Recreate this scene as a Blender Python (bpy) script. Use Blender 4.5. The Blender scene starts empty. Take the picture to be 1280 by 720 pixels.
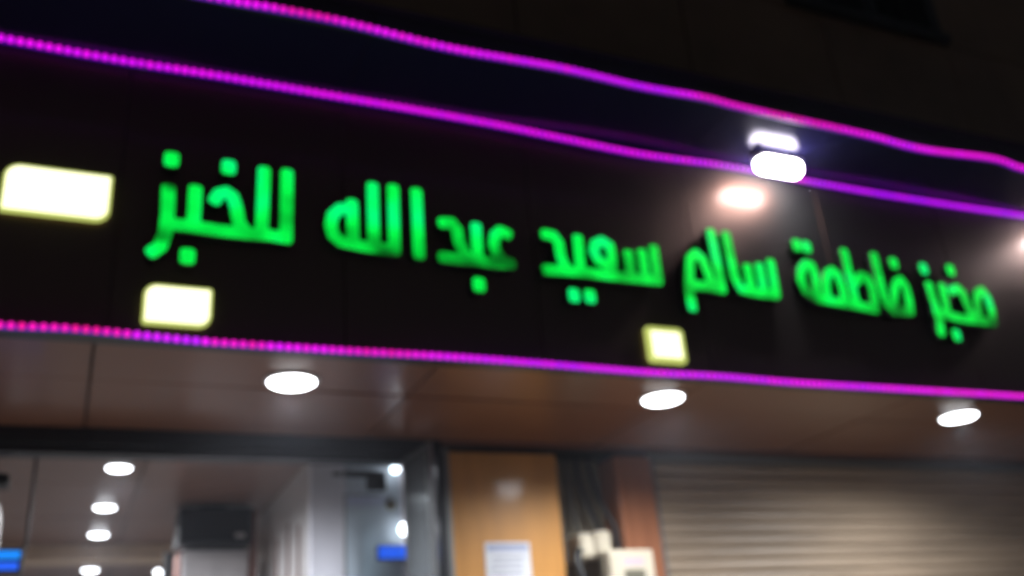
import bpy, bmesh, math, random
from mathutils import Vector, Matrix, noise as mnoise
import numpy as np

random.seed(7)
R = math.radians
SC = bpy.context.scene
COL = SC.collection

# ------------------------------------------------------------------ camera
cam_data = bpy.data.cameras.new('camera')
cam_data.sensor_width = 36.0
cam_data.lens = 34.165
cam_data.clip_start = 0.05
cam_data.clip_end = 2000
cam_data.dof.use_dof = True            # hand-held phone focused too near: soft picture
cam_data.dof.focus_distance = 1.2
cam_data.dof.aperture_fstop = 2.5
cam = bpy.data.objects.new('camera', cam_data)
COL.objects.link(cam)
cam.matrix_world = Matrix((
    (0.91463778, -0.09356825, -0.39329724, 0.0),
    (-0.39641295, -0.39849318, -0.82707917, -3.8),
    (-0.07933791, 0.91238598, -0.40156858, 1.6),
    (0, 0, 0, 1)))
SC.camera = cam

# ------------------------------------------------------------------ night sky
world = bpy.data.worlds.new('World')
SC.world = world
world.use_nodes = True
wn = world.node_tree.nodes
wn.clear()
sky_t = wn.new('ShaderNodeTexSky')
sky_t.sky_type = 'NISHITA'
sky_t.sun_disc = False
sky_t.sun_elevation = R(-2)
sky_t.sun_rotation = R(200)
wbg = wn.new('ShaderNodeBackground')
wbg.inputs['Strength'].default_value = 0.13
wout = wn.new('ShaderNodeOutputWorld')
world.node_tree.links.new(sky_t.outputs[0], wbg.inputs['Color'])
world.node_tree.links.new(wbg.outputs[0], wout.inputs['Surface'])

SC.view_settings.view_transform = 'Standard'
SC.view_settings.look = 'None'
SC.view_settings.exposure = 0.0
SC.view_settings.gamma = 1.0
SC.view_settings.use_curve_mapping = False
SC.render.engine = 'CYCLES'
SC.cycles.use_denoising = True
SC.cycles.max_bounces = 6
SC.cycles.use_adaptive_sampling = True
SC.cycles.adaptive_threshold = 0.02
SC.cycles.sample_clamp_indirect = 4.0

# ------------------------------------------------------------------ materials
MATS = {}


def principled(name, color, rough=0.5, metal=0.0, spec=0.5, coat=0.0, coat_rough=0.05, tint=None,
               var=0.0, scale=(4, 4, 4), bump=0.0, bump_scale=60.0, rvar=0.0):
    m = bpy.data.materials.new(name)
    m.use_nodes = True
    nt = m.node_tree
    b = nt.nodes['Principled BSDF']
    b.inputs['Base Color'].default_value = (*color, 1)
    b.inputs['Roughness'].default_value = rough
    b.inputs['Metallic'].default_value = metal
    b.inputs['Specular IOR Level'].default_value = spec
    b.inputs['Coat Weight'].default_value = coat
    b.inputs['Coat Roughness'].default_value = coat_rough
    if tint:
        b.inputs['Specular Tint'].default_value = (*tint, 1)
    tc = mp = None
    if var or bump or rvar:
        tc = nt.nodes.new('ShaderNodeNewGeometry')
        mp = nt.nodes.new('ShaderNodeMapping')
        mp.inputs['Scale'].default_value = scale
        nt.links.new(tc.outputs['Position'], mp.inputs['Vector'])
    if var or rvar:
        n = nt.nodes.new('ShaderNodeTexNoise')
        n.inputs['Scale'].default_value = 1.0
        n.inputs['Detail'].default_value = 6.0
        n.inputs['Roughness'].default_value = 0.6
        nt.links.new(mp.outputs[0], n.inputs['Vector'])
        if var:
            r = nt.nodes.new('ShaderNodeValToRGB')
            r.color_ramp.elements[0].position = 0.3
            r.color_ramp.elements[1].position = 0.72
            lo = [c * (1 - var) for c in color]
            hi = [min(1, c * (1 + var)) for c in color]
            r.color_ramp.elements[0].color = (*lo, 1)
            r.color_ramp.elements[1].color = (*hi, 1)
            nt.links.new(n.outputs['Fac'], r.inputs['Fac'])
            nt.links.new(r.outputs['Color'], b.inputs['Base Color'])
        if rvar:
            mr = nt.nodes.new('ShaderNodeMapRange')
            mr.inputs['From Min'].default_value = 0.3
            mr.inputs['From Max'].default_value = 0.7
            mr.inputs['To Min'].default_value = max(0.02, rough - rvar)
            mr.inputs['To Max'].default_value = rough + rvar
            nt.links.new(n.outputs['Fac'], mr.inputs['Value'])
            nt.links.new(mr.outputs[0], b.inputs['Roughness'])
    if bump:
        n2 = nt.nodes.new('ShaderNodeTexNoise')
        n2.inputs['Scale'].default_value = bump_scale
        n2.inputs['Detail'].default_value = 3.0
        nt.links.new(tc.outputs['Position'], n2.inputs['Vector'])
        bp = nt.nodes.new('ShaderNodeBump')
        bp.inputs['Strength'].default_value = bump
        bp.inputs['Distance'].default_value = 0.01
        nt.links.new(n2.outputs['Fac'], bp.inputs['Height'])
        nt.links.new(bp.outputs[0], b.inputs['Normal'])
    MATS[name] = m
    return m


def emitter(name, color, strength, base=(0.02, 0.02, 0.02), rough=0.4):
    m = principled(name, base, rough)
    b = m.node_tree.nodes['Principled BSDF']
    b.inputs['Emission Color'].default_value = (*color, 1)
    b.inputs['Emission Strength'].default_value = strength
    return m


def letter_material():
    """green acrylic letter face, lit from behind by unevenly spaced LED modules"""
    m = bpy.data.materials.new('green_acrylic')
    m.use_nodes = True
    nt = m.node_tree
    b = nt.nodes['Principled BSDF']
    b.inputs['Base Color'].default_value = (0.01, 0.06, 0.02, 1)
    b.inputs['Roughness'].default_value = 0.35
    g = nt.nodes.new('ShaderNodeNewGeometry')
    n = nt.nodes.new('ShaderNodeTexNoise')
    n.inputs['Scale'].default_value = 6.0
    n.inputs['Detail'].default_value = 1.5
    nt.links.new(g.outputs['Position'], n.inputs['Vector'])
    sep = nt.nodes.new('ShaderNodeSeparateXYZ')
    nt.links.new(g.outputs['Position'], sep.inputs[0])
    zr = nt.nodes.new('ShaderNodeMapRange')      # fewer modules along the joined base stroke
    zr.inputs['From Min'].default_value = 3.50
    zr.inputs['From Max'].default_value = 3.72
    zr.inputs['To Min'].default_value = -0.12
    zr.inputs['To Max'].default_value = 0.10
    nt.links.new(sep.outputs['Z'], zr.inputs['Value'])
    add = nt.nodes.new('ShaderNodeMath')
    add.operation = 'ADD'
    nt.links.new(n.outputs['Fac'], add.inputs[0])
    nt.links.new(zr.outputs[0], add.inputs[1])
    ramp = nt.nodes.new('ShaderNodeValToRGB')
    e = ramp.color_ramp.elements
    e[0].position = 0.22
    e[0].color = (0.0, 0.15, 0.01, 1)
    e[1].position = 0.56
    e[1].color = (0.0, 0.98, 0.075, 1)
    k = ramp.color_ramp.elements.new(0.36)
    k.color = (0.0, 0.55, 0.035, 1)
    k = ramp.color_ramp.elements.new(0.74)
    k.color = (0.0, 1.0, 0.20, 1)
    dz_ = nt.nodes.new('ShaderNodeMapRange')     # each dot holds a module of its own
    dz_.inputs['From Min'].default_value = 3.475
    dz_.inputs['From Max'].default_value = 3.445
    dz_.inputs['To Min'].default_value = 0.0
    dz_.inputs['To Max'].default_value = 0.26
    nt.links.new(sep.outputs['Z'], dz_.inputs['Value'])
    add2 = nt.nodes.new('ShaderNodeMath')
    add2.operation = 'ADD'
    nt.links.new(add.outputs[0], add2.inputs[0])
    nt.links.new(dz_.outputs[0], add2.inputs[1])
    last = add2
    for (cx, cz, r0, r1, amt) in ((1.80, 3.56, 0.03, 0.17, 0.26), (0.244, 3.745, 0.01, 0.07, 0.3), (2.46, 3.56, 0.02, 0.10, 0.14), (2.20, 3.54, 0.02, 0.12, 0.08),
                                  (0.42, 3.53, 0.03, 0.16, 0.10), (0.96, 3.60, 0.02, 0.09, 0.08), (3.60, 3.58, 0.02, 0.09, 0.06), (4.20, 3.53, 0.02, 0.1, 0.08)):
        ds_ = nt.nodes.new('ShaderNodeVectorMath')     # weak LED modules in some strokes
        ds_.operation = 'DISTANCE'
        ds_.inputs[1].default_value = (cx, -0.06, cz)
        nt.links.new(g.outputs['Position'], ds_.inputs[0])
        mr = nt.nodes.new('ShaderNodeMapRange')
        mr.interpolation_type = 'SMOOTHSTEP'
        mr.inputs['From Min'].default_value = r0
        mr.inputs['From Max'].default_value = r1
        mr.inputs['To Min'].default_value = -amt
        mr.inputs['To Max'].default_value = 0.0
        nt.links.new(ds_.outputs['Value'], mr.inputs['Value'])
        ad = nt.nodes.new('ShaderNodeMath')
        ad.operation = 'ADD'
        nt.links.new(last.outputs[0], ad.inputs[0])
        nt.links.new(mr.outputs[0], ad.inputs[1])
        last = ad
    nt.links.new(last.outputs[0], ramp.inputs['Fac'])
    nt.links.new(ramp.outputs['Color'], b.inputs['Emission Color'])
    b.inputs['Emission Strength'].default_value = 1.05
    return m


# sign and cornice
principled('black_cladding', (0.034, 0.040, 0.042), 0.44, spec=1.0, coat=0.22, coat_rough=0.15,
           tint=(1.0, 0.42, 0.26), rvar=0.05, scale=(3, 3, 3))
principled('sign_trim', (0.012, 0.012, 0.014), 0.4)
principled('letter_return', (0.004, 0.012, 0.006), 0.5)
principled('navy_gloss', (0.011, 0.010, 0.042), 0.20, spec=0.26, rvar=0.06, scale=(2, 2, 2), bump=0.05, bump_scale=3.0, tint=(0.55, 0.45, 1.0))
principled('navy_board', (0.010, 0.010, 0.022), 0.45, var=0.3)
MATS['green_acrylic'] = letter_material()
# building
principled('upper_cladding', (0.23, 0.15, 0.10), 0.55, var=0.25, scale=(1.5, 1.5, 1.5), bump=0.1)
principled('soffit_panel', (0.175, 0.078, 0.048), 0.34, spec=0.4, coat=0.12, coat_rough=0.12, var=0.10,
           scale=(1.6, 0.7, 2), rvar=0.05, tint=(1.0, 0.75, 0.65))
principled('joint', (0.03, 0.02, 0.016), 0.7)
principled('wood_panel', (0.54, 0.255, 0.066), 0.45, spec=0.22, coat=0.16, coat_rough=0.11, var=0.10,
           scale=(9, 9, 1.2), rvar=0.04)
principled('red_wood_panel', (0.30, 0.115, 0.055), 0.4, spec=0.25, coat=0.04, coat_rough=0.2, var=0.2, scale=(26, 26, 1.4))
principled('dark_steel', (0.025, 0.026, 0.030), 0.4, metal=0.3)
principled('plaster_dark', (0.20, 0.17, 0.12), 0.8, var=0.35, scale=(5, 5, 5), bump=0.3)
principled('white_wall', (0.78, 0.78, 0.86), 0.5, var=0.06, scale=(3, 3, 3))
principled('tile_wall', (0.52, 0.50, 0.50), 0.28, var=0.12, scale=(2, 2, 6))
principled('interior_ceiling', (0.16, 0.090, 0.070), 0.30, spec=0.4, coat=0.10, coat_rough=0.08, var=0.15, scale=(2, 0.7, 2))
principled('beam_paint', (0.42, 0.30, 0.20), 0.5, var=0.12)
principled('floor_tile', (0.45, 0.42, 0.38), 0.25, var=0.1, scale=(1.5, 1.5, 1.5))
principled('pavement', (0.50, 0.45, 0.40), 0.6, var=0.18, scale=(2, 2, 2), bump=0.15)
principled('kerb_stone', (0.35, 0.34, 0.32), 0.75, var=0.2)
principled('asphalt', (0.05, 0.05, 0.052), 0.85, var=0.3, scale=(8, 8, 8), bump=0.4, bump_scale=180)
principled('window_dark', (0.01, 0.012, 0.016), 0.08, spec=0.5)
principled('aluminium', (0.30, 0.31, 0.32), 0.32, metal=0.9)
principled('steel_bright', (0.6, 0.6, 0.6), 0.2, metal=1.0)
# shutter, boxes, interior things
principled('shutter_paint', (0.42, 0.32, 0.225), 0.46, var=0.2, scale=(1.1, 1.1, 7), bump=0.05)
principled('shutter_rail', (0.20, 0.20, 0.19), 0.4, metal=0.4)
principled('cream_plastic', (0.62, 0.55, 0.42), 0.45, var=0.08)
principled('cream_dark', (0.30, 0.25, 0.17), 0.5)
principled('meter_window', (0.16, 0.15, 0.11), 0.15)
principled('pink_label', (0.60, 0.44, 0.50), 0.6)
principled('black_cable', (0.012, 0.012, 0.012), 0.5)
principled('grey_cable', (0.06, 0.058, 0.052), 0.6)
principled('paper', (0.66, 0.67, 0.70), 0.7, var=0.05)
principled('paper_header', (0.30, 0.34, 0.50), 0.7)
principled('paper_ink', (0.36, 0.37, 0.44), 0.7)
principled('black_gloss', (0.008, 0.009, 0.011), 0.12, spec=0.5)
principled('black_plastic', (0.008, 0.008, 0.009), 0.5)
principled('white_enamel', (0.44, 0.42, 0.43), 0.35, var=0.06)
principled('post_paint', (0.24, 0.23, 0.22), 0.5, var=0.1)
principled('brown_trim', (0.14, 0.055, 0.04), 0.5)
principled('door_edge', (0.20, 0.205, 0.21), 0.3, metal=0.6)
principled('grey_glass', (0.10, 0.107, 0.112), 0.18, spec=0.6)
principled('white_trim', (0.8, 0.8, 0.8), 0.4)
def thin_glass(name, tint):
    """clear sheet: lets light through with a tint, mirrors a little more at a slant"""
    m = bpy.data.materials.new(name)
    m.use_nodes = True
    nt = m.node_tree
    nt.nodes.clear()
    out = nt.nodes.new('ShaderNodeOutputMaterial')
    tr = nt.nodes.new('ShaderNodeBsdfTransparent')
    tr.inputs['Color'].default_value = (*tint, 1)
    gl = nt.nodes.new('ShaderNodeBsdfGlossy')
    gl.inputs['Roughness'].default_value = 0.04
    fr = nt.nodes.new('ShaderNodeFresnel')
    fr.inputs['IOR'].default_value = 1.7
    mx = nt.nodes.new('ShaderNodeMixShader')
    nt.links.new(fr.outputs[0], mx.inputs['Fac'])
    nt.links.new(tr.outputs[0], mx.inputs[1])
    nt.links.new(gl.outputs[0], mx.inputs[2])
    nt.links.new(mx.outputs[0], out.inputs['Surface'])
    MATS[name] = m


thin_glass('door_glass', (0.88, 0.95, 0.97))
# lights
emitter('downlight_lens', (0.93, 0.96, 1.0), 14.0)
emitter('interior_lens', (0.90, 0.94, 1.0), 10.0)
emitter('small_lens', (0.90, 0.94, 1.0), 5.0)
emitter('reflection_globe', (0.90, 0.94, 1.0), 8.0)
emitter('flood_lens', (1.0, 0.95, 0.97), 50.0)
emitter('box_face', (1.0, 1.0, 0.66), 1.8)
emitter('box_rim', (0.72, 0.82, 0.20), 0.85)
emitter('rope_tube', (0.26, 0.0, 1.0), 0.34)
BEAD_STOPS = [(0.0, (0.72, 0.004, 0.13), 1.55), (1.0, (0.70, 0.003, 0.66), 1.9), (2.0, (0.34, 0.002, 0.86), 1.8)]
BEAD_N = 11
for q in range(BEAD_N):                  # red-pink over magenta to violet
    t_ = 2.0 * q / (BEAD_N - 1)
    (ta, ca, sa), (tb, cb_, sb) = BEAD_STOPS[int(min(t_, 1.999))], BEAD_STOPS[int(min(t_, 1.999)) + 1]
    w_ = t_ - ta
    emitter('bead_%d' % q, [a_ + (b_ - a_) * w_ for a_, b_ in zip(ca, cb_)], sa + (sb - sa) * w_)
emitter('blue_led', (0.01, 0.13, 1.0), 1.0)
emitter('cyan_led', (0.0, 0.26, 1.0), 1.1)


# ------------------------------------------------------------------ builders
def world_loc(o):
    v = Vector((0, 0, 0))
    while o is not None:
        v += o.location
        o = o.parent
    return v


def finish(bm, name, mat, parent=None, smooth=False):
    """bm holds world coordinates; origin goes to the middle of the mesh"""
    co = [v.co for v in bm.verts]
    lo = Vector((min(c.x for c in co), min(c.y for c in co), min(c.z for c in co)))
    hi = Vector((max(c.x for c in co), max(c.y for c in co), max(c.z for c in co)))
    mid = (lo + hi) / 2
    for v in bm.verts:
        v.co -= mid
    me = bpy.data.meshes.new(name)
    bm.to_mesh(me)
    bm.free()
    if smooth:
        for p in me.polygons:
            p.use_smooth = True
    for mm in (mat if isinstance(mat, (list, tuple)) else [mat]):
        me.materials.append(MATS[mm])
    o = bpy.data.objects.new(name, me)
    COL.objects.link(o)
    o.location = mid
    if parent is not None:
        o.parent = parent
        o.location = mid - world_loc(parent)
    return o


def tag(o, label=None, cat=None, group=None, kind=None):
    if label:
        o['label'] = label
    if cat:
        o['category'] = cat
    if group:
        o['group'] = group
    if kind:
        o['kind'] = kind
    return o


def thing(name, label, cat, loc, group=None):
    o = bpy.data.objects.new(name, None)
    o.empty_display_size = 0.1
    COL.objects.link(o)
    o.location = loc
    return tag(o, label, cat, group)


def add_box(bm, x0, x1, y0, y1, z0, z1, bevel=0.0, seg=2):
    r = bmesh.ops.create_cube(bm, size=1.0)
    vs = r['verts']
    for v in vs:
        v.co = Vector((x0 + (v.co.x + 0.5) * (x1 - x0), y0 + (v.co.y + 0.5) * (y1 - y0), z0 + (v.co.z + 0.5) * (z1 - z0)))
    if bevel:
        es = list({e for v in vs for e in v.link_edges})
        bmesh.ops.bevel(bm, geom=es, offset=bevel, segments=seg, affect='EDGES', profile=0.5)


def box(name, x0, x1, y0, y1, z0, z1, mat, parent=None, bevel=0.0, seg=2):
    bm = bmesh.new()
    add_box(bm, x0, x1, y0, y1, z0, z1, bevel, seg)
    return finish(bm, name, mat, parent)


def add_tube(bm, pts, rad, n=8, cap=True):
    pts = [Vector(p) for p in pts]
    rings = []
    up = Vector((0, 0, 1))
    for i, p in enumerate(pts):
        t = (pts[min(i + 1, len(pts) - 1)] - pts[max(i - 1, 0)]).normalized()
        a = t.cross(up)
        if a.length < 1e-3:
            a = t.cross(Vector((1, 0, 0)))
        a.normalize()
        b = t.cross(a).normalized()
        rr = rad[i] if isinstance(rad, (list, tuple)) else rad
        rings.append([bm.verts.new(p + rr * (math.cos(2 * math.pi * k / n) * a + math.sin(2 * math.pi * k / n) * b)) for k in range(n)])
    for r0, r1 in zip(rings, rings[1:]):
        for k in range(n):
            bm.faces.new((r0[k], r0[(k + 1) % n], r1[(k + 1) % n], r1[k]))
    if cap:
        bm.faces.new(rings[0][::-1])
        bm.faces.new(rings[-1])
    bmesh.ops.recalc_face_normals(bm, faces=bm.faces[:])


def tube(name, pts, rad, mat, parent=None, n=8):
    bm = bmesh.new()
    add_tube(bm, pts, rad, n)
    return finish(bm, name, mat, parent, smooth=True)


def lathe(name, profile, centre, mat, parent=None, n=36, axis='z'):
    """profile: (radius, height) pairs turned round an axis through centre"""
    bm = bmesh.new()
    rings = []
    for r, h in profile:
        ring = []
        for k in range(n):
            a = 2 * math.pi * k / n
            p = Vector((r * math.cos(a), r * math.sin(a), h))
            if axis == 'y':
                p = Vector((p.x, p.z, p.y))
            ring.append(bm.verts.new(Vector(centre) + p))
        rings.append(ring)
    for r0, r1 in zip(rings, rings[1:]):
        for k in range(n):
            bm.faces.new((r0[k], r0[(k + 1) % n], r1[(k + 1) % n], r1[k]))
    if profile[0][0] > 0:
        bm.faces.new(rings[0])
    if profile[-1][0] > 0:
        bm.faces.new(rings[-1])
    bmesh.ops.remove_doubles(bm, verts=bm.verts[:], dist=1e-5)
    bmesh.ops.recalc_face_normals(bm, faces=bm.faces[:])
    return finish(bm, name, mat, parent, smooth=False)


def copy_tree(o, parent=None, offset=None):
    c = o.copy()
    COL.objects.link(c)
    c.parent = parent
    if offset is not None:
        c.location = o.location + Vector(offset)
    for ch in list(o.children):
        copy_tree(ch, c)
    return c


ZS = 3.074       # soffit and shop ceiling
ZT = 4.345       # cornice underside
YB = 1.40        # shop front behind the soffit
XL, XR = -2.76, 9.46

# ------------------------------------------------------------------ ground
tag(box('road', -120, 120, -160, -6.2, -0.30, -0.14, 'asphalt'), kind='structure')
tag(box('ground', -120, 120, -6.0, 60, -0.30, -0.006, 'asphalt'), kind='structure')
tag(box('pavement', -30, 30, -6.0, 1.30, -0.005, 0.0, 'pavement'), kind='structure')
tag(box('kerb', -120, 120, -6.198, -6.002, -0.30, 0.004, 'kerb_stone', bevel=0.01), kind='structure')

# ------------------------------------------------------------------ the building
bld = thing('shop_building', 'brown panelled shop building with a dim upper wall and an open lit ground floor', 'building', (3.3, 1.4, 0))
# upper wall with a window opening (x 4.35..5.75, z 6.05..7.5)
wx0, wx1, wz0, wz1 = 4.35, 5.72, 6.06, 7.45
YU0, YU1 = 0.30, 0.55
uw = box('upper_wall', XL, XR, YU0 + 0.03, YU1, 4.50, 6.0, 'upper_cladding', bld)
box('upper_wall', XL, wx0, YU0 + 0.03, YU1, 6.0, 9.6, 'upper_cladding', bld)
box('upper_wall', wx1, XR, YU0 + 0.03, YU1, 6.0, 9.6, 'upper_cladding', bld)
box('upper_wall', wx0, wx1, YU0 + 0.03, YU1, wz1, 9.6, 'upper_cladding', bld)
px = XL
edges_x = [XL + 1.222 * i for i in range(11)]
for a, b_ in zip(edges_x, edges_x[1:]):
    for za, zb_ in ((4.52, 6.02), (6.02, 7.47), (7.47, 9.58)):
        if za > 5 and za < 7 and not (b_ < wx0 or a > wx1):
            # trim the cladding to the window opening
            if a < wx0 - 0.1:
                box('cladding_panel', a + 0.006, wx0 - 0.07, YU0, YU0 + 0.026, za + 0.006, zb_ - 0.006, 'upper_cladding', uw, 0.003, 1)
            if b_ > wx1 + 0.1:
                box('cladding_panel', wx1 + 0.07, b_ - 0.006, YU0, YU0 + 0.026, za + 0.006, zb_ - 0.006, 'upper_cladding', uw, 0.003, 1)
            continue
        box('cladding_panel', a + 0.006, b_ - 0.006, YU0, YU0 + 0.026, za + 0.006, zb_ - 0.006, 'upper_cladding', uw, 0.003, 1)
win = box('window', wx0 + 0.01, wx1 - 0.01, 0.50, 0.53, wz0 + 0.01, wz1 - 0.01, 'window_dark', bld)
for (a, b_, c, d) in ((wx0 - 0.06, wx0 + 0.03, wz0 + 0.03, wz1 - 0.03), (wx1 - 0.03, wx1 + 0.06, wz0 + 0.03, wz1 - 0.03),
                      (wx0 - 0.06, wx1 + 0.06, wz1 - 0.028, wz1 + 0.05), ((wx0 + wx1) / 2 - 0.025, (wx0 + wx1) / 2 + 0.025, wz0 + 0.03, wz1 - 0.03)):
    box('window_frame', a, b_, 0.285, 0.498, c, d, 'dark_steel', win)
box('window_sill', wx0 - 0.08, wx1 + 0.08, 0.24, 0.498, wz0 - 0.05, wz0 + 0.028, 'dark_steel', win, 0.006)
box('roof_slab', XL, XR, YU0, 9.2, 9.6, 9.85, 'upper_cladding', bld)
box('floor_slab', XL, XR, 0.12, 8.8, ZS + 0.06, 4.33, 'joint', bld)          # structure hidden between soffit and first floor
# soffit in two rows of glossy brown panels with open joints
sof = box('soffit', XL, XR, 0.10, YB + 0.25, ZS + 0.022, ZS + 0.05, 'joint', bld)
xs = [0.02 + 1.44 * i for i in range(-2, 8)]
for i, (a, b_) in enumerate(zip(xs, xs[1:])):
    a = max(a, XL)
    b_ = min(b_, XR)
    if b_ <= a:
        continue
    for (c, d) in ((0.012, 0.565), (0.565, 1.32)):
        dz = random.uniform(-0.0015, 0.0015)
        o = box('soffit_panel', a + 0.006, b_ - 0.006, c + 0.005, d - 0.005, ZS + dz, ZS + 0.018 + dz, 'soffit_panel', sof, 0.002, 1)
        o.rotation_euler = (random.uniform(-0.004, 0.004), random.uniform(-0.004, 0.004), 0)
# lintel over the open shop front and the dark head of the shutter
box('lintel', XL, 1.90, 1.322, 1.50, 2.995, ZS + 0.018, 'dark_steel', bld, 0.004)
box('lintel', XL, 1.90, 1.345, 1.47, 2.952, 2.993, 'dark_steel', bld, 0.004)
box('lintel', 1.905, XR, 1.322, 1.36, 3.060, ZS + 0.018, 'brown_trim', bld, 0.003)
# door jamb: dark upright and a narrow metal strip beside the wood pillar
box('door_jamb', 1.862, 1.912, 1.30, 1.55, 0.0, 2.99, 'dark_steel', bld, 0.004)
box('door_jamb', 1.915, 1.952, 1.335, 1.55, 0.0, 3.03, 'shutter_rail', bld, 0.003)
# wood pillar
pil = box('pillar', 1.975, 2.640, 1.42, 1.95, 0.0, 3.06, 'joint', bld)
for (c, d) in ((0.02, 1.02), (1.02, 2.02), (2.02, 3.03)):
    o = box('wood_panel', 1.958, 2.658, 1.395, 1.418, c + 0.003, d - 0.003, 'wood_panel', pil, 0.003, 2)
    if d > 3:
        o.rotation_euler = (0.016, 0, 0)       # top sheet tilted to move the lamp highlight higher
box('wood_panel', 2.642, 2.656, 1.420, 1.62, 0.02, 3.03, 'wood_panel', pil)
# recess with cables, plastered
box('recess_wall', 2.656, 3.075, 1.62, 1.80, 0.0, 3.06, 'plaster_dark', bld)
pil2 = box('pillar', 3.092, 3.318, 1.42, 1.95, 0.0, 3.06, 'joint', bld)
box('wood_panel', 3.078, 3.332, 1.392, 1.418, 0.02, 3.03, 'red_wood_panel', pil2, 0.003, 2)
box('wood_panel', 3.076, 3.090, 1.420, 1.615, 0.02, 3.03, 'red_wood_panel', pil2)
# shop room
box('shop_floor', XL, 3.4, 1.302, 8.6, -0.004, 0.02, 'floor_tile', bld)
ceil = box('shop_ceiling', XL, 1.40, 1.505, 8.6, ZS + 0.022, ZS + 0.05, 'joint', bld)
for ix in range(4):
    a = XL + 0.02 + ix * 1.035
    for iy in range(7):
        c = 1.52 + iy * 0.99
        box('ceiling_panel', a, a + 1.025, c, c + 0.982, ZS + random.uniform(-0.001, 0.001), ZS + 0.018, 'interior_ceiling', ceil, 0.002, 1)
box('ceiling_beam', XL, 1.30, 4.50, 4.78, 2.952, ZS - 0.004, 'beam_paint', bld, 0.004)
box('ceiling_beam', XL, 1.30, 6.9, 7.2, 2.90, ZS - 0.004, 'beam_paint', bld, 0.004)
box('back_wall', XL, 3.4, 8.4, 8.6, 0.02, ZS + 0.02, 'tile_wall', bld)
box('side_wall', XL - 0.2, XL, 1.3, 8.6, 0.0, 4.3, 'tile_wall', bld)
sw = box('side_wall', 1.255, 1.45, 1.84, 8.4, 0.02, ZS + 0.02, 'tile_wall', bld)
box('side_wall', XR, XR + 0.2, 0.12, 9.2, 0.0, 9.6, 'upper_cladding', bld)
box('end_wall', 1.258, 1.96, 1.78, 1.838, 0.02, ZS + 0.02, 'white_wall', bld)
box('rear_wall', XL, XR, 8.82, 9.2, 0.0, 9.6, 'plaster_dark', bld)

# ------------------------------------------------------------------ cornice above the sign
cor = thing('cornice', 'dark navy glossy cornice ledge jutting out above the lettered sign', 'cornice', (3.3, -0.26, ZT))
cb = [XL + 1.88 * i for i in range(7)]
for i, (a, b_) in enumerate(zip(cb, cb[1:])):
    b_ = min(b_, XR)
    o = box('underside_panel', a + 0.003, b_ - 0.003, -0.508, 0.10, ZT, ZT + 0.012, 'navy_gloss', cor)
    o.rotation_euler = (random.uniform(-0.006, 0.006), random.uniform(-0.002, 0.002), 0)
    box('front_board', a + 0.003, b_ - 0.003, -0.535, -0.512, ZT - 0.012, 4.462, 'navy_board', cor, 0.003, 1)
box('cap_sheet', XL, XR, -0.55, 0.29, 4.466, 4.485, 'navy_board', cor, 0.003, 1)
box('core', XL, XR, -0.508, 0.29, ZT + 0.03, 4.463, 'joint', cor)
for x in (0.10, 2.24, 4.2):       # rope hooks seen against the underside
    tube('rope_hook', [(x, -0.045, ZT - 0.001), (x, -0.045, ZT - 0.03), (x + 0.004, -0.038, ZT - 0.052), (x, -0.028, ZT - 0.058)], 0.004, 'steel_bright', cor, 6)

# ------------------------------------------------------------------ the sign: fascia panels and letters
sign = thing('shop_sign', 'long glossy black shop sign with green glowing Arabic letters above the soffit', 'sign', (3.3, 0.0, ZS))
box('fascia_backing', XL, XR, 0.028, 0.095, ZS - 0.01, ZT - 0.002, 'sign_trim', sign)
fx = [0.06 + 0.94 * i for i in range(-3, 11)]
for i, (a, b_) in enumerate(zip(fx, fx[1:])):
    o = box('fascia_panel', a + 0.0018, b_ - 0.0018, 0.0, 0.022, ZS + 0.015, ZT - 0.010, 'black_cladding', sign, 0.0025, 1)
    o.rotation_euler = (random.uniform(-0.003, 0.003), 0, random.uniform(-0.003, 0.003))
box('bottom_trim', XL, XR, -0.012, 0.026, ZS - 0.012, ZS + 0.012, 'sign_trim', sign, 0.003, 1)

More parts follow.
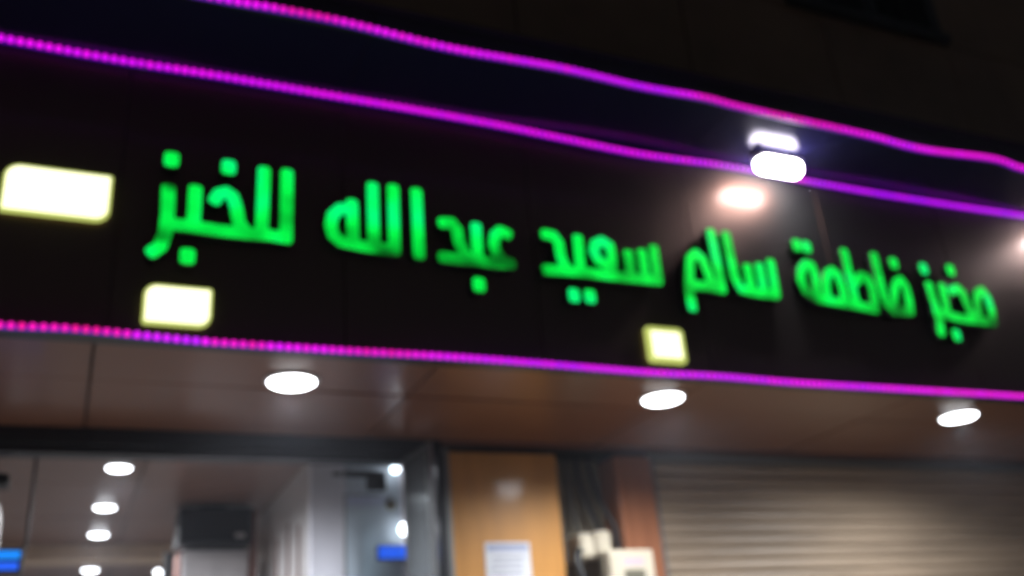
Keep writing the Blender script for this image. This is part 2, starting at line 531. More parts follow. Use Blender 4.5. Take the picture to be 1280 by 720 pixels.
STROKES = [
    ('lilkhubz', [
        (0, [(0.732, 3.858), (0.732, 3.544)]),
        (0, [(0.732, 3.544), (0.656, 3.548), (0.573, 3.544), (0.45, 3.543), (0.331, 3.548), (0.256, 3.549)]),
        (0, [(0.632, 3.855), (0.629, 3.552)]),
        (0, [(0.434, 3.69), (0.447, 3.717), (0.476, 3.73), (0.503, 3.713), (0.52, 3.662), (0.532, 3.596), (0.565, 3.545)]),
        (0, [(0.351, 3.718), (0.351, 3.557)]),
        (0, [(0.244, 3.705), (0.248, 3.585), (0.244, 3.502), (0.228, 3.441), (0.203, 3.417)]),
    ], [(0.248, 3.853), (0.482, 3.854), (0.335, 3.41)]),
    ('abdullah', [
        (0, [(1.023, 3.75), (1.026, 3.556)]),
        (0, [(1.024, 3.726), (0.971, 3.721), (0.936, 3.684), (0.926, 3.63), (0.937, 3.584), (0.97, 3.557), (1.026, 3.551), (1.079, 3.545), (1.215, 3.545)]),
        (0, [(1.12, 3.852), (1.12, 3.55)]),
        (0, [(1.218, 3.856), (1.215, 3.545)]),
        (1, [(1.33, 3.853), (1.33, 3.54)]),
        (2, [(1.457, 3.715), (1.497, 3.72), (1.521, 3.69), (1.527, 3.625), (1.556, 3.557), (1.617, 3.539), (1.697, 3.535), (1.781, 3.541)]),
        (2, [(1.448, 3.537), (1.528, 3.535), (1.612, 3.539)]),
        (2, [(1.619, 3.712), (1.617, 3.548)]),
        (2, [(1.775, 3.699), (1.743, 3.71), (1.715, 3.684), (1.705, 3.636), (1.714, 3.592), (1.746, 3.55)]),
    ], [(1.614, 3.416)]),
    ('saeed', [
        (0, [(1.986, 3.724), (2.026, 3.721), (2.051, 3.686), (2.056, 3.606), (2.079, 3.549)]),
        (0, [(1.973, 3.532), (2.057, 3.537), (2.173, 3.54), (2.351, 3.539), (2.591, 3.542)]),
        (0, [(2.16, 3.718), (2.156, 3.549)]),
        (0, [(2.329, 3.551), (2.343, 3.64), (2.338, 3.704), (2.298, 3.726), (2.255, 3.704), (2.242, 3.663), (2.26, 3.619), (2.327, 3.58)]),
        (0, [(2.44, 3.667), (2.439, 3.546)]),
        (0, [(2.522, 3.683), (2.523, 3.549)]),
        (0, [(2.597, 3.716), (2.595, 3.547)]),
    ], [(2.103, 3.411), (2.19, 3.414)]),
    ('salem', [
        (0, [(2.775, 3.416), (2.773, 3.504), (2.795, 3.614), (2.814, 3.689), (2.855, 3.724), (2.888, 3.698), (2.908, 3.627), (2.926, 3.55)]),
        (0, [(2.799, 3.536), (2.892, 3.542), (2.976, 3.534)]),
        (0, [(2.975, 3.856), (2.98, 3.537)]),
        (1, [(3.072, 3.856), (3.078, 3.608), (3.106, 3.547), (3.199, 3.535), (3.321, 3.535)]),
        (1, [(3.172, 3.674), (3.173, 3.542)]),
        (1, [(3.254, 3.69), (3.253, 3.543)]),
        (1, [(3.336, 3.722), (3.329, 3.545)]),
    ], []),
    ('fatima', [
        (0, [(3.613, 3.558), (3.628, 3.668), (3.619, 3.74), (3.583, 3.748), (3.54, 3.709), (3.521, 3.645), (3.537, 3.58), (3.602, 3.543), (3.739, 3.535), (3.879, 3.526), (4.009, 3.517)]),
        (0, [(3.679, 3.559), (3.696, 3.651), (3.721, 3.703), (3.763, 3.726), (3.793, 3.704), (3.807, 3.626), (3.804, 3.541)]),
        (0, [(3.88, 3.851), (3.882, 3.536)]),
        (0, [(3.914, 3.674), (3.97, 3.717), (4.011, 3.707), (4.029, 3.643), (4.016, 3.531)]),
        (1, [(4.103, 3.853), (4.099, 3.631), (4.11, 3.558), (4.154, 3.518), (4.269, 3.526)]),
        (1, [(4.163, 3.538), (4.189, 3.64), (4.223, 3.7), (4.266, 3.721), (4.289, 3.682), (4.288, 3.6), (4.275, 3.53)]),
    ], [(3.546, 3.858), (3.613, 3.856), (4.242, 3.826)]),
    ('makhbaz', [
        (0, [(4.479, 3.708), (4.487, 3.581), (4.489, 3.493), (4.473, 3.417)]),
        (0, [(4.482, 3.543), (4.571, 3.528), (4.663, 3.518), (4.792, 3.517), (4.923, 3.515)]),
        (0, [(4.584, 3.708), (4.569, 3.538)]),
        (0, [(4.652, 3.693), (4.71, 3.716), (4.741, 3.689), (4.748, 3.618), (4.773, 3.531)]),
        (0, [(4.817, 3.532), (4.841, 3.64), (4.866, 3.698), (4.915, 3.721), (4.943, 3.676), (4.946, 3.598), (4.931, 3.519)]),
    ], [(4.473, 3.818), (4.695, 3.833), (4.591, 3.406)]),
]
RAD = 0.0275
BASE = 3.543


def seg_sdf(gx, gz, pts, rad):
    d = np.full(gx.shape, 1e3)
    rr = 0.018
    n = len(pts)
    for i in range(n - 1):
        (x0, z0), (x1, z1) = pts[i], pts[i + 1]
        L = math.hypot(x1 - x0, z1 - z0)
        ux, uz = (x1 - x0) / L, (z1 - z0) / L
        e0 = rad if i == 0 else 0.0
        e1 = rad if i == n - 2 else 0.0
        cx = (x0 + x1) / 2 + ux * (e1 - e0) / 2
        cz = (z0 + z1) / 2 + uz * (e1 - e0) / 2
        hl = (L + e0 + e1) / 2
        px_ = (gx - cx) * ux + (gz - cz) * uz
        pz_ = -(gx - cx) * uz + (gz - cz) * ux
        qx = np.abs(px_) - hl + rr
        qz = np.abs(pz_) - rad + rr
        db = np.hypot(np.maximum(qx, 0), np.maximum(qz, 0)) + np.minimum(np.maximum(qx, qz), 0) - rr
        d = np.minimum(d, db)
        if i > 0:
            d = np.minimum(d, np.hypot(gx - x0, gz - z0) - rad)
    return d


def contours(sd, xs_, zs_):
    """marching squares on a signed distance grid -> closed loops of points"""
    segs = {}
    nz, nx = sd.shape

    def lerp(i0, j0, i1, j1):
        a, b = sd[j0, i0], sd[j1, i1]
        t = a / (a - b)
        return (xs_[i0] + t * (xs_[i1] - xs_[i0]), zs_[j0] + t * (zs_[j1] - zs_[j0]))
    pts = {}
    links = {}

    def key(i0, j0, i1, j1):
        k = (i0, j0, i1, j1)
        if k not in pts:
            pts[k] = lerp(*k)
        return k
    for j in range(nz - 1):
        for i in range(nx - 1):
            c = (sd[j, i] < 0) | ((sd[j, i + 1] < 0) << 1) | ((sd[j + 1, i + 1] < 0) << 2) | ((sd[j + 1, i] < 0) << 3)
            c = int(c)
            if c in (0, 15):
                continue
            B = (i, j, i + 1, j)
            Rr = (i + 1, j, i + 1, j + 1)
            T = (i, j + 1, i + 1, j + 1)
            Lf = (i, j, i, j + 1)
            table = {1: [(Lf, B)], 2: [(B, Rr)], 3: [(Lf, Rr)], 4: [(Rr, T)], 5: [(Lf, T), (Rr, B)], 6: [(B, T)], 7: [(Lf, T)],
                     8: [(T, Lf)], 9: [(T, B)], 10: [(B, Lf), (T, Rr)], 11: [(T, Rr)], 12: [(Rr, Lf)], 13: [(Rr, B)], 14: [(B, Lf)]}
            for a, b in table[c]:
                links.setdefault(key(*a), []).append(key(*b))
                links.setdefault(key(*b), []).append(key(*a))
    loops = []
    seen = set()
    for s in list(links):
        if s in seen:
            continue
        loop = [s]
        seen.add(s)
        cur = s
        while True:
            nxt = [q for q in links[cur] if q not in seen]
            if not nxt:
                break
            cur = nxt[0]
            seen.add(cur)
            loop.append(cur)
        if len(loop) > 6:
            loops.append([pts[q] for q in loop])
    return loops


def letter_mesh(name, polylines, y_front, y_back, parent, extra=None):
    allp = [p for pl in polylines for p in pl] + ([extra[:2]] if extra else [])
    x0 = min(p[0] for p in allp) - 0.08
    x1 = max(p[0] for p in allp) + 0.08
    z0 = min(p[1] for p in allp) - 0.08
    z1 = max(p[1] for p in allp) + 0.08
    xs_ = np.arange(x0, x1, 0.0065)
    zs_ = np.arange(z0, z1, 0.0065)
    gx, gz = np.meshgrid(xs_, zs_)
    d = np.full(gx.shape, 1e3)
    for pl in polylines:
        d = np.minimum(d, seg_sdf(gx, gz, pl, RAD))
    if extra:
        cx, cz, hx, hz = extra
        rr = 0.017
        qx = np.abs(gx - cx) - hx + rr
        qz = np.abs(gz - cz) - hz + rr
        d = np.minimum(d, np.hypot(np.maximum(qx, 0), np.maximum(qz, 0)) + np.minimum(np.maximum(qx, qz), 0) - rr)
    d = d + 1e-6
    cu = bpy.data.curves.new(name, 'CURVE')
    cu.dimensions = '2D'
    cu.fill_mode = 'BOTH'
    cu.extrude = abs(y_back - y_front) / 2
    mx, mz = (x0 + x1) / 2, (z0 + z1) / 2
    for lp in contours(d, xs_, zs_):
        # light smoothing of the traced loop
        q = np.array(lp)
        q = 0.5 * q + 0.25 * (np.roll(q, 1, 0) + np.roll(q, -1, 0))
        sp = cu.splines.new('POLY')
        sp.points.add(len(q) - 1)
        for k, (x, z) in enumerate(q):
            sp.points[k].co = (x - mx, z - mz, 0, 1)
        sp.use_cyclic_u = True
    tmp = bpy.data.objects.new(name + '_tmp', cu)
    COL.objects.link(tmp)
    dg = bpy.context.evaluated_depsgraph_get()
    me = bpy.data.meshes.new_from_object(tmp.evaluated_get(dg))
    bpy.data.objects.remove(tmp)
    me.name = name
    # curve plane (x, y) -> wall plane (x, z); local +z of the curve faces the street (-y)
    for v in me.vertices:
        x, y, z = v.co
        v.co = (x, -z, y)
    bmx = bmesh.new()
    bmx.from_mesh(me)
    bmesh.ops.remove_doubles(bmx, verts=bmx.verts[:], dist=1e-5)
    bmesh.ops.recalc_face_normals(bmx, faces=bmx.faces[:])
    bmx.to_mesh(me)
    bmx.free()
    me.materials.clear()
    me.materials.append(MATS['green_acrylic'])
    me.materials.append(MATS['letter_return'])
    for p in me.polygons:
        p.material_index = 0 if p.normal.y < -0.7 else 1
    o = bpy.data.objects.new(name, me)
    COL.objects.link(o)
    o.parent = parent
    o.location = Vector((mx, (y_front + y_back) / 2, mz)) - world_loc(parent)
    return o


for wname, strokes, dots in STROKES:
    ids = sorted({s[0] for s in strokes})
    for k in ids:
        letter_mesh('letter', [s[1] for s in strokes if s[0] == k], -0.060, -0.012, sign)
    for (x, z) in dots:
        letter_mesh('letter_dot', [], -0.060, -0.012, sign, extra=(x, z, 0.030, 0.036))


# ------------------------------------------------------------------ LED ropes
def catmull(pts, step):
    P = [Vector(p) for p in pts]
    P = [2 * P[0] - P[1]] + P + [2 * P[-1] - P[-2]]
    out = []
    for i in range(1, len(P) - 2):
        for s in range(24):
            t = s / 24
            a, b, c, d = P[i - 1], P[i], P[i + 1], P[i + 2]
            out.append(0.5 * ((2 * b) + (c - a) * t + (2 * a - 5 * b + 4 * c - d) * t * t + (3 * b - a - 3 * c + d) * t ** 3))
    out.append(P[-2])
    res = [out[0]]
    acc = 0.0
    for a, b in zip(out, out[1:]):
        L = (b - a).length
        while acc + L >= step:
            t = (step - acc) / L
            a = a + (b - a) * t
            res.append(a.copy())
            L = (b - a).length
            acc = 0.0
        acc += L
    return res


bead_meshes = {}
for mname in ['bead_%d' % q for q in range(BEAD_N)]:
    bm = bmesh.new()
    bmesh.ops.create_icosphere(bm, subdivisions=2, radius=0.0135)
    me = bpy.data.meshes.new(mname)
    bm.to_mesh(me)
    bm.free()
    for p in me.polygons:
        p.use_smooth = True
    me.materials.append(MATS[mname])
    bead_meshes[mname] = me


def rope(label, pts, seed, mix, tube_rad=0.0115, front=(0, -0.010, 0.003)):
    x0 = pts[0]
    root = thing('led_rope_light', label, 'rope light', x0, 'LED rope lights along the sign')
    path = catmull(pts, 0.0365)
    tube('tube', path, tube_rad, 'rope_tube', root, 8)
    rng = random.Random(seed)
    for i, p in enumerate(path):
        # colour fades from one run to the next
        tv_ = mix[-1][1]
        for (xa, va), (xb, vb) in zip(mix, mix[1:]):
            if xa <= p.x < xb:
                w = (p.x - xa) / (xb - xa)
                tv_ = va + (vb - va) * w * w * (3 - 2 * w)
        if p.x < mix[0][0]:
            tv_ = mix[0][1]
        tv_ += rng.uniform(-0.14, 0.14)
        nm = 'bead_%d' % max(0, min(BEAD_N - 1, round(tv_ / 2.0 * (BEAD_N - 1))))
        o = bpy.data.objects.new('bead', bead_meshes[nm])
        COL.objects.link(o)
        o.parent = root
        o.location = p + Vector(front) - Vector(x0)
    return root


rope('magenta LED rope light sagging along the outer edge of the cornice, topmost of three',
     [(-1.4, -0.552, 4.33), (-0.6, -0.552, 4.318), (0.0, -0.552, 4.325), (0.341, -0.552, 4.327), (0.596, -0.552, 4.336), (0.866, -0.552, 4.337), (1.334, -0.552, 4.313),
      (1.89, -0.552, 4.328), (2.32, -0.552, 4.315), (2.691, -0.552, 4.326), (2.93, -0.552, 4.312), (3.715, -0.552, 4.297), (4.11, -0.552, 4.276),
      (4.676, -0.552, 4.310), (4.925, -0.552, 4.281), (5.5, -0.552, 4.29), (6.2, -0.552, 4.31), (7.6, -0.552, 4.29), (9.1, -0.552, 4.31)], 1, [(0.4, 1.1), (0.72, 0.4), (1.0, 0.9), (1.8, 1.2), (2.4, 1.55), (2.75, 0.6), (3.3, 0.55), (3.7, 0.9), (3.95, 1.3), (4.3, 0.8), (5.0, 0.9)])
rope('magenta LED rope light along the top of the black sign, middle of three',
     [(-1.4, -0.03, 4.335), (-0.9, -0.03, 4.325), (-0.455, -0.03, 4.330), (-0.149, -0.03, 4.324), (0.108, -0.03, 4.324), (0.378, -0.03, 4.330), (0.885, -0.03, 4.330), (1.35, -0.034, 4.328), (1.783, -0.036, 4.322),
      (2.142, -0.04, 4.306), (2.621, -0.036, 4.294), (3.145, -0.034, 4.312), (3.704, -0.034, 4.306), (4.313, -0.034, 4.304),
      (4.979, -0.034, 4.312), (5.56, -0.03, 4.326), (6.2, -0.03, 4.33), (7.6, -0.034, 4.31), (9.1, -0.03, 4.33)], 2, [(-0.3, 1.1), (0.3, 1.0), (0.5, 1.2), (1.0, 1.0), (2.6, 1.1), (3.2, 1.35), (3.55, 1.6), (3.66, 0.6), (3.78, 1.6), (4.3, 1.7), (5.2, 1.6)])
rope('pink and violet LED rope light along the bottom of the black sign',
     [(-1.4, -0.03, 3.06), (-0.8, -0.03, 3.062), (-0.304, -0.03, 3.060), (-0.034, -0.03, 3.066), (0.405, -0.03, 3.051), (0.885, -0.03, 3.052), (1.604, -0.03, 3.059),
      (2.43, -0.03, 3.050), (2.893, -0.03, 3.054), (3.391, -0.03, 3.049), (4.222, -0.03, 3.055), (5.035, -0.03, 3.060), (6.2, -0.03, 3.058), (7.6, -0.03, 3.052), (9.1, -0.03, 3.06)], 3, [(0.10, 0.32), (0.2, 1.4), (0.38, 1.5), (0.46, 0.4), (0.62, 0.5), (0.72, 1.0), (0.95, 0.95), (1.02, 0.5), (1.25, 0.6), (1.4, 1.1), (2.0, 1.4), (2.4, 1.1), (2.9, 1.45), (3.4, 1.05), (3.7, 1.3), (4.4, 0.9), (5.2, 0.8)])


# ------------------------------------------------------------------ lit boxes on the fascia
def rounded_prism(bm, x0, x1, z0, z1, y0, y1, r, n=6):
    """r: radii of the top right, top left, bottom left and bottom right corners"""
    pts = []
    for (sx, sz, a0, q) in ((1, 1, 0, r[0]), (0, 1, 90, r[1]), (0, 0, 180, r[2]), (1, 0, 270, r[3])):
        cx = x1 - q if sx else x0 + q
        cz = z1 - q if sz else z0 + q
        for k in range(n + 1):
            a = R(a0 + 90 * k / n)
            pts.append((cx + q * math.cos(a), cz + q * math.sin(a)))
    f = [bm.verts.new((x, y0, z)) for x, z in pts]
    b = [bm.verts.new((x, y1, z)) for x, z in pts]
    bm.faces.new(f)
    bm.faces.new(b[::-1])
    for k in range(len(pts)):
        bm.faces.new((f[k], b[k], b[(k + 1) % len(pts)], f[(k + 1) % len(pts)]))
    bmesh.ops.recalc_face_normals(bm, faces=bm.faces[:])


def light_box(label, x0, x1, z0, z1, rim, radii):
    t = thing('light_box', label, 'light box', ((x0 + x1) / 2, -0.004, z0), 'white light boxes on the sign')
    bm = bmesh.new()
    rounded_prism(bm, x0, x1, z0, z1, -0.024, -0.004, radii)
    finish(bm, 'rim', 'box_rim', t)
    bm = bmesh.new()
    rounded_prism(bm, x0 + rim, x1 - rim, z0 + rim, z1 - rim, -0.030, -0.0245, [max(0.006, q - rim) for q in radii])
    finish(bm, 'lit_face', 'box_face', t)
    return t


light_box('large blank white light box on the sign left of all the green letters', -0.368, 0.030, 3.545, 3.757, 0.011, (0.012, 0.06, 0.012, 0.055))
light_box('blank white light box under the leftmost green word, just above the pink rope', 0.182, 0.445, 3.120, 3.290, 0.011, (0.014, 0.05, 0.014, 0.05))
light_box('smallest blank white light box with a thick yellow-green rim, right of the pillar', 2.503, 2.718, 3.118, 3.302, 0.026, (0.03, 0.02, 0.02, 0.02))


# ------------------------------------------------------------------ lamps
def spot(name, loc, power, parent, size=150, blend=0.6, color=(0.92, 0.95, 1.0), radius=0.09):
    ld = bpy.data.lights.new(name, 'SPOT')
    ld.energy = power
    ld.spot_size = R(size)
    ld.spot_blend = blend
    ld.color = color
    ld.shadow_soft_size = radius
    o = bpy.data.objects.new(name, ld)
    COL.objects.link(o)
    o.parent = parent
    o.location = Vector(loc) - world_loc(parent)
    return o


def downlight(label, x, y, z, rad, power, lens, group, size=150):
    t = thing('downlight', label, 'downlight', (x, y, z), group)
    lathe('trim_ring', [(rad, 0.0005), (rad * 1.12, 0.0), (rad * 1.14, -0.004), (rad * 1.06, -0.012), (rad * 0.99, -0.012), (rad * 0.985, -0.002)], (x, y, z - 0.002), 'white_trim', t)
    lathe('lens', [(rad * 0.975, -0.003), (rad * 0.975, -0.014), (rad * 0.85, -0.022), (rad * 0.5, -0.027), (0, -0.029)], (x, y, z - 0.002), lens, t)
    spot('lamp_light', (x, y, z - 0.036), power, t, size=size, radius=rad * 0.8)
    return t


SOFG = 'round white downlights in the brown soffit'
downlight('round white downlight in the soffit above the open doorway, leftmost under the sign', 0.862, 0.42, ZS, 0.108, 250, 'downlight_lens', SOFG, 168)
downlight('round white downlight in the soffit above the cable recess, middle one under the sign', 2.80, 0.36, ZS, 0.108, 240, 'downlight_lens', SOFG, 166)
downlight('round white downlight in the soffit before the roller shutter, rightmost under the sign', 4.95, 0.38, ZS, 0.108, 165, 'downlight_lens', SOFG, 172)
ING = 'downlights in the shop ceiling'
for lab, x, y in (('nearest of the white downlights in the shop ceiling, just under the dark lintel', 0.225, 2.06),
                  ('second white downlight from the doorway in the shop ceiling', 0.20, 3.12),
                  ('third white downlight from the doorway, just before the pale ceiling beam', 0.20, 4.07),
                  ('farthest white downlight, beyond the pale ceiling beam in the shop', 0.20, 5.72)):
    downlight(lab, x, y, ZS, 0.068, 145, 'interior_lens', ING, 166)


def flood(label, x):
    y, z = -0.180, 4.272
    t = thing('flood_lamp', label, 'lamp', (x, y, ZT), 'white lamps under the cornice')
    n = 10
    pts, rad = [], []
    L, r0 = 0.150, 0.052
    for k in range(9):
        a = -90 + 90 * k / 8
        pts.append((x - L + r0 + r0 * math.sin(R(a)), y, z))
        rad.append(max(0.004, r0 * math.cos(R(a))))
    for k in range(9):
        a = 90 * k / 8
        pts.append((x + L - r0 + r0 * math.sin(R(a)), y, z))
        rad.append(max(0.004, r0 * math.cos(R(a))))
    tube('lens', pts, rad, 'flood_lens', t, 16)
    box('housing', x - 0.150, x + 0.150, y - 0.036, y + 0.036, z + 0.020, z + 0.056, 'white_trim', t, 0.006)
    box('bracket', x - 0.012, x + 0.012, y - 0.012, y + 0.012, z + 0.0565, ZT - 0.007, 'white_trim', t)
    box('mounting_plate', x - 0.05, x + 0.05, y - 0.03, y + 0.03, ZT - 0.006, ZT - 0.001, 'white_trim', t, 0.002, 1)
    return t


flood('capsule-shaped white lamp glaring under the cornice above the green words', 3.425)
flood('white lamp under the cornice past the right end of the lettering', 5.93)


def lamp_or_reflection(label, x, y, z, rad):  # glowing globe added in place of a ceiling lamp's reflection in the door glass
    t = thing('lamp_or_reflection', label, 'lamp', (x, y, z), 'glowing globes for lamp reflections by the glass door')
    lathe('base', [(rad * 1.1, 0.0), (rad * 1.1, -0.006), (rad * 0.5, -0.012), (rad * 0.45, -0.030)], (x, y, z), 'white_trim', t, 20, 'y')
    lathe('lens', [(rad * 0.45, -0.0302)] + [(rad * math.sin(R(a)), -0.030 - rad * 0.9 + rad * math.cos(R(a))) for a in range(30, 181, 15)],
          (x, y, z), 'reflection_globe', t, 20, 'y')
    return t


lamp_or_reflection('small glowing globe standing for a lamp reflection, on the white wall beside the black door closer', 1.752, 1.778, 3.005, 0.028)
lamp_or_reflection('small glowing globe standing for a lamp reflection, on the white wall just above the blue lit plate', 1.795, 1.778, 2.646, 0.036)

# ------------------------------------------------------------------ roller shutter
sh = thing('roller_shutter', 'closed beige roller shutter of horizontal slats right of the wood pillars', 'roller shutter', (6.2, 1.50, 0))
SX0, SX1 = 3.385, XR - 0.10
for xx in ((3.334, 3.384), (XR - 0.099, XR - 0.05)):
    box('guide_rail', xx[0], xx[1], 1.43, 1.54, 0.0, 3.03, 'shutter_rail', sh, 0.003, 1)
# one curved slat profile shared by all
bm = bmesh.new()
prof = []
H = 0.0785
for k in range(9):
    t = k / 8
    prof.append((-0.010 * math.sin(math.pi * t) ** 0.7, t * (H - 0.006) + 0.006))
prof = [(0.006, 0.0), (0.006, 0.006)] + prof[0:1] + prof[1:] + [(0.006, H)]
hw = (SX1 - SX0) / 2
cols_ = [[bm.verts.new((sx * hw, y, z)) for (y, z) in prof] for sx in (-1, 1)]
for k in range(len(prof) - 1):
    bm.faces.new((cols_[0][k], cols_[1][k], cols_[1][k + 1], cols_[0][k + 1]))
slat_me = bpy.data.meshes.new('slat')
bmesh.ops.recalc_face_normals(bm, faces=bm.faces[:])
bm.to_mesh(slat_me)
bm.free()
for p in slat_me.polygons:
    p.use_smooth = True
slat_me.materials.append(MATS['shutter_paint'])
for k in range(38):
    o = bpy.data.objects.new('slat', slat_me)
    COL.objects.link(o)
    o.parent = sh
    o.location = Vector(((SX0 + SX1) / 2, 1.485 + random.uniform(-0.002, 0.002), 0.045 + k * H)) - sh.location
    o.rotation_euler = (random.uniform(-0.01, 0.01), 0, 0)
box('bottom_bar', SX0, SX1, 1.455, 1.50, 0.002, 0.044, 'shutter_rail', sh, 0.004, 1)
box('roller_hood', 3.334, XR - 0.05, 1.40, 1.66, 3.035, 3.058, 'shutter_rail', sh, 0.002, 1)

# ------------------------------------------------------------------ notice on the pillar
nt_ = thing('paper_notice', 'white paper notice with a blue-grey heading stuck on the orange wood pillar', 'notice', (2.30, 1.39, 2.10))
box('sheet', 2.158, 2.438, 1.3925, 1.3945, 2.115, 2.508, 'paper', nt_)
box('heading', 2.172, 2.424, 1.3908, 1.3922, 2.462, 2.494, 'paper_header', nt_)
for k in range(9):
    zz = 2.425 - 0.033 * k
    box('text_line', 2.18 + random.uniform(0, 0.03), 2.418 - random.uniform(0, 0.05), 1.3910, 1.3922, zz - 0.006, zz + 0.006, 'paper_ink', nt_)

# ------------------------------------------------------------------ electrical boxes and cables in the recess
for lab, x0, x1, z0, z1 in (('small cream junction box at the left of the cables, above the meter box', 2.775, 2.872, 2.412, 2.560),
                            ('small cream junction box at the right of the cables, touching the wood pillar strip', 2.882, 2.990, 2.432, 2.575)):
    t = thing('junction_box', lab, 'junction box', ((x0 + x1) / 2, 1.50, z0), 'cream junction boxes')
    box('body', x0, x1, 1.40, 1.615, z0, z1, 'cream_plastic', t, 0.018, 3)
    box('lid', x0 + 0.012, x1 - 0.012, 1.390, 1.3995, z0 + 0.014, z1 - 0.014, 'cream_plastic', t, 0.004, 2)
    for (sx, sz) in ((x0 + 0.022, z0 + 0.026), (x1 - 0.022, z1 - 0.026)):
        lathe('screw', [(0.005, 0.0), (0.005, -0.003)], (sx, 1.3898, sz), 'cream_dark', t, 10, 'y')
t = thing('meter_box', 'larger cream electricity meter box with a small window, below the junction boxes', 'meter box', (3.02, 1.50, 2.08))
box('body', 2.905, 3.205, 1.30, 1.388, 2.09, 2.445, 'cream_plastic', t, 0.014, 3)
box('cover_frame', 2.925, 3.185, 1.288, 1.299, 2.11, 2.425, 'cream_plastic', t, 0.006, 2)
box('window', 2.985, 3.125, 1.283, 1.2875, 2.225, 2.325, 'meter_window', t)
box('label_strip', 2.985, 3.125, 1.284, 1.2875, 2.352, 2.392, 'pink_label', t)
cables = [
    ('thick black cable hanging down the right of the recess', [(2.95, 1.52, 3.05), (2.955, 1.50, 2.9), (2.99, 1.47, 2.75), (3.035, 1.44, 2.62), (3.05, 1.43, 2.5), (3.05, 1.43, 2.2), (3.05, 1.43, 0.4)], 0.016, 'black_cable'),
    ('black cable slanting down to the right junction box', [(2.88, 1.55, 3.05), (2.885, 1.54, 2.88), (2.915, 1.52, 2.74), (2.945, 1.50, 2.64), (2.95, 1.48, 2.57)], 0.015, 'black_cable'),
    ('thin grey cable hanging along the left of the recess', [(2.74, 1.58, 3.05), (2.745, 1.57, 2.8), (2.742, 1.56, 2.6), (2.75, 1.55, 2.3), (2.75, 1.55, 0.5)], 0.011, 'grey_cable'),
    ('grey cable dropping straight to the left junction box', [(2.82, 1.58, 3.05), (2.818, 1.56, 2.85), (2.822, 1.53, 2.68), (2.824, 1.50, 2.56)], 0.012, 'grey_cable'),
]
for lab, pts, r_, mm in cables:
    o = tube('cable', catmull(pts, 0.03), r_, mm, None, 8)
    tag(o, lab, 'cable', 'cables in the recess')
o = tube('cable', catmull([(2.80, 1.45, 2.43), (2.755, 1.40, 2.46), (2.735, 1.385, 2.40), (2.75, 1.375, 2.31), (2.80, 1.37, 2.23), (2.86, 1.37, 2.14), (2.88, 1.37, 1.4)], 0.03), 0.024, 'black_cable', None, 8)
tag(o, 'thick black cable bundle looping out below the left junction box', 'cable', 'cables in the recess')

# ------------------------------------------------------------------ glass door standing open, closer and fixed pane
d = thing('glass_door', 'grey glass door leaf with a metal edge standing open beside the wood pillar', 'door', (1.69, 1.38, 0.0))


def leaf_box(name, u0, u1, w0, w1, z0, z1, mat, parent, bevel=0.0):
    """box in the leaf's own frame: u along the leaf, w across it; hinge at (1.70,1.37)"""
    hx, hy = 1.690, 1.315
    ux, uy = 0.10, -0.995
    bm = bmesh.new()
    add_box(bm, u0, u1, w0, w1, z0, z1, bevel)
    for v in bm.verts:
        u, w, z = v.co
        v.co = Vector((hx + ux * u - uy * w, hy + uy * u + ux * w, z))
    return finish(bm, name, mat, parent)


lf = leaf_box('glass_pane', 0.0, 0.27, -0.006, 0.006, 0.10, 2.94, 'grey_glass', d)
leaf_box('edge_stile', 0.271, 0.315, -0.016, 0.016, 0.02, 2.975, 'door_edge', d, 0.005)
leaf_box('hinge_stile', -0.032, -0.001, -0.014, 0.014, 0.02, 2.965, 'door_edge', d, 0.004)
leaf_box('top_rail', 0.0, 0.27, -0.012, 0.012, 2.941, 2.972, 'door_edge', d, 0.004)
leaf_box('bottom_rail', 0.0, 0.27, -0.012, 0.012, 0.02, 0.099, 'door_edge', d, 0.004)
for zz in (2.86, 2.66, 2.5):
    leaf_box('screw', 0.285, 0.300, -0.0185, -0.0165, zz, zz + 0.014, 'steel_bright', d)
fp = thing('fixed_pane', 'fixed bluish glass pane in front of the white wall beside the open door', 'glass pane', (1.52, 1.41, 0))
box('pane', 1.365, 1.672, 1.404, 1.412, 0.03, 2.95, 'door_glass', fp)
box('edge_strip', 1.352, 1.364, 1.400, 1.416, 0.03, 2.772, 'aluminium', fp)
box('edge_strip', 1.352, 1.56, 1.4135, 1.424, 2.773, 2.781, 'aluminium', fp)
dc = thing('door_closer', 'black door closer with its arm fixed at the top of the glass', 'door closer', (1.46, 1.38, 2.80))
box('arm', 1.345, 1.585, 1.372, 1.392, 2.865, 2.900, 'black_plastic', dc, 0.004)
box('body', 1.475, 1.585, 1.366, 1.402, 2.795, 2.8635, 'black_plastic', dc, 0.008)
box('pivot', 1.285, 1.335, 1.374, 1.392, 2.872, 2.893, 'dark_steel', dc, 0.005)
pl = thing('blue_plate', 'blue lit plate low on the white wall near the open glass door', 'display', (1.74, 1.775, 2.48))
box('housing', 1.640, 1.840, 1.764, 1.778, 2.478, 2.566, 'black_plastic', pl, 0.003)
box('lit_face', 1.648, 1.832, 1.759, 1.7635, 2.486, 2.558, 'blue_led', pl)
bd = thing('round_knob', 'small brown round fitting on the white wall between two reflection globes', 'fitting', (1.735, 1.77, 2.80))
lathe('rosette', [(0.034, 0.0), (0.034, -0.006), (0.028, -0.012), (0, -0.013)], (1.735, 1.7785, 2.80), 'cream_dark', bd, 20, 'y')
lathe('button', [(0.014, -0.0132), (0.014, -0.022), (0, -0.025)], (1.735, 1.7785, 2.80), 'brown_trim', bd, 16, 'y')

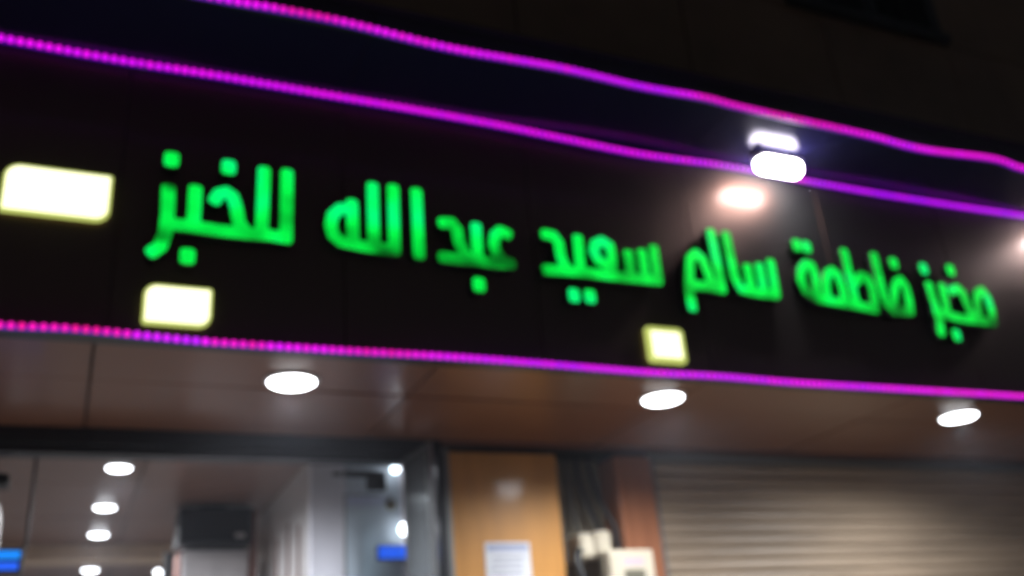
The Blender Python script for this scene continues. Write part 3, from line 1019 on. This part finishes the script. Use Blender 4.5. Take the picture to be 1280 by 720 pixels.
# ------------------------------------------------------------------ inside the shop
tv = thing('wall_screen', 'black boxy screen hung under the shop ceiling above the white cabinet', 'screen', (0.89, 3.05, 2.77))
box('casing', 0.655, 1.135, 2.99, 3.30, 2.79, 3.04, 'black_plastic', tv, 0.012)
box('screen_glass', 0.675, 1.115, 2.983, 2.9895, 2.812, 3.02, 'black_gloss', tv)
box('screen_glint', 1.02, 1.085, 2.980, 2.9825, 2.835, 2.865, 'white_enamel', tv)  # pale piece standing in for a light reflection on the screen
box('ceiling_bracket', 0.80, 0.98, 3.10, 3.20, 3.041, ZS - 0.002, 'black_plastic', tv)
cabn = thing('white_cabinet', 'tall white cabinet standing under the black screen in the shop', 'cabinet', (0.9, 3.2, 0.02))
box('carcass', 0.69, 1.125, 3.05, 3.50, 0.02, 2.765, 'white_enamel', cabn, 0.006)
box('door', 0.70, 0.905, 3.03, 3.049, 0.10, 2.72, 'white_enamel', cabn, 0.004)
box('door', 0.910, 1.115, 3.03, 3.049, 0.10, 2.72, 'white_enamel', cabn, 0.004)
box('handle', 0.885, 0.895, 3.012, 3.0295, 1.1, 1.4, 'steel_bright', cabn)
box('side_panel', 0.672, 0.6895, 3.05, 3.50, 0.02, 2.76, 'brown_trim', cabn)
box('side_trim', 1.128, 1.165, 3.0, 3.06, 0.02, 3.03, 'brown_trim', cabn)
box('hanging_panel', 0.578, 0.640, 2.98, 3.02, 2.30, 2.745, 'black_plastic', cabn, 0.005)
sl = thing('lamp_or_reflection', 'tiny bluish lamp beside the dark strip left of the white cabinet', 'lamp', (0.555, 2.99, 2.60))
lathe('base', [(0.03, 0.0), (0.03, -0.01), (0.024, -0.014)], (0.548, 3.0, 2.615), 'white_trim', sl, 16, 'y')
lathe('lens', [(0.024, -0.0142), (0.018, -0.026), (0, -0.032)], (0.548, 3.0, 2.615), 'small_lens', sl, 16, 'y')
# stains on the side wall are strips of hanging cloth-like marks: three narrow wall trims
for k, (y0, z0, z1) in enumerate(((2.05, 2.0, 2.74), (2.35, 2.0, 2.80), (2.72, 2.0, 2.78))):
    box('wall_trim', 1.245, 1.2535, y0, y0 + 0.035, z0, z1, 'brown_trim', sw)
ds = thing('blue_display', 'bright blue two-row lit display at the left end of the doorway', 'display', (-0.30, 1.70, 2.44))
box('housing', -0.46, -0.196, 1.70, 1.76, 2.436, 2.556, 'black_plastic', ds, 0.004)
box('lit_row', -0.45, -0.212, 1.694, 1.6995, 2.506, 2.544, 'cyan_led', ds)
box('lit_row', -0.45, -0.216, 1.694, 1.6995, 2.452, 2.490, 'blue_led', ds)
box('hanger', -0.20, -0.185, 1.72, 1.75, 2.556, ZS - 0.002, 'black_plastic', ds)
cm = thing('ceiling_speaker', 'small black box on the white post at the left edge of the doorway', 'speaker', (-0.35, 1.70, 2.86))
box('body', -0.44, -0.302, 1.66, 1.80, 2.865, 2.925, 'black_plastic', cm, 0.01)
box('stem', -0.39, -0.37, 1.72, 1.74, 2.926, ZS - 0.002, 'black_plastic', cm)
wp = thing('white_post', 'pale rounded post at the far left edge of the doorway', 'post', (-0.40, 1.85, 0.02))
lathe('shaft', [(0.075, 0.0), (0.075, 2.70), (0.06, 2.78), (0.03, 2.82)], (-0.40, 1.88, 0.02), 'post_paint', wp, 24)
lathe('base_collar', [(0.10, 0.0), (0.10, 0.05), (0.078, 0.07)], (-0.40, 1.88, 0.021), 'post_paint', wp, 24)

# ------------------------------------------------------------------ thin haze added to imitate lens glow round the lamps
hz = box('lens_glow_volume', -40, 40, -40, 40, -1.3, 12.0, 'asphalt')
hz.data.materials.clear()
hm = bpy.data.materials.new('glow_haze')
hm.use_nodes = True
hm.node_tree.nodes.clear()
ho = hm.node_tree.nodes.new('ShaderNodeOutputMaterial')
hv = hm.node_tree.nodes.new('ShaderNodeVolumePrincipled')
hv.inputs['Color'].default_value = (0.82, 0.87, 1.0, 1)
hv.inputs['Density'].default_value = 0.0036
hv.inputs['Anisotropy'].default_value = 0.3
hm.node_tree.links.new(hv.outputs[0], ho.inputs['Volume'])
hz.data.materials.append(hm)
tag(hz, kind='stuff')
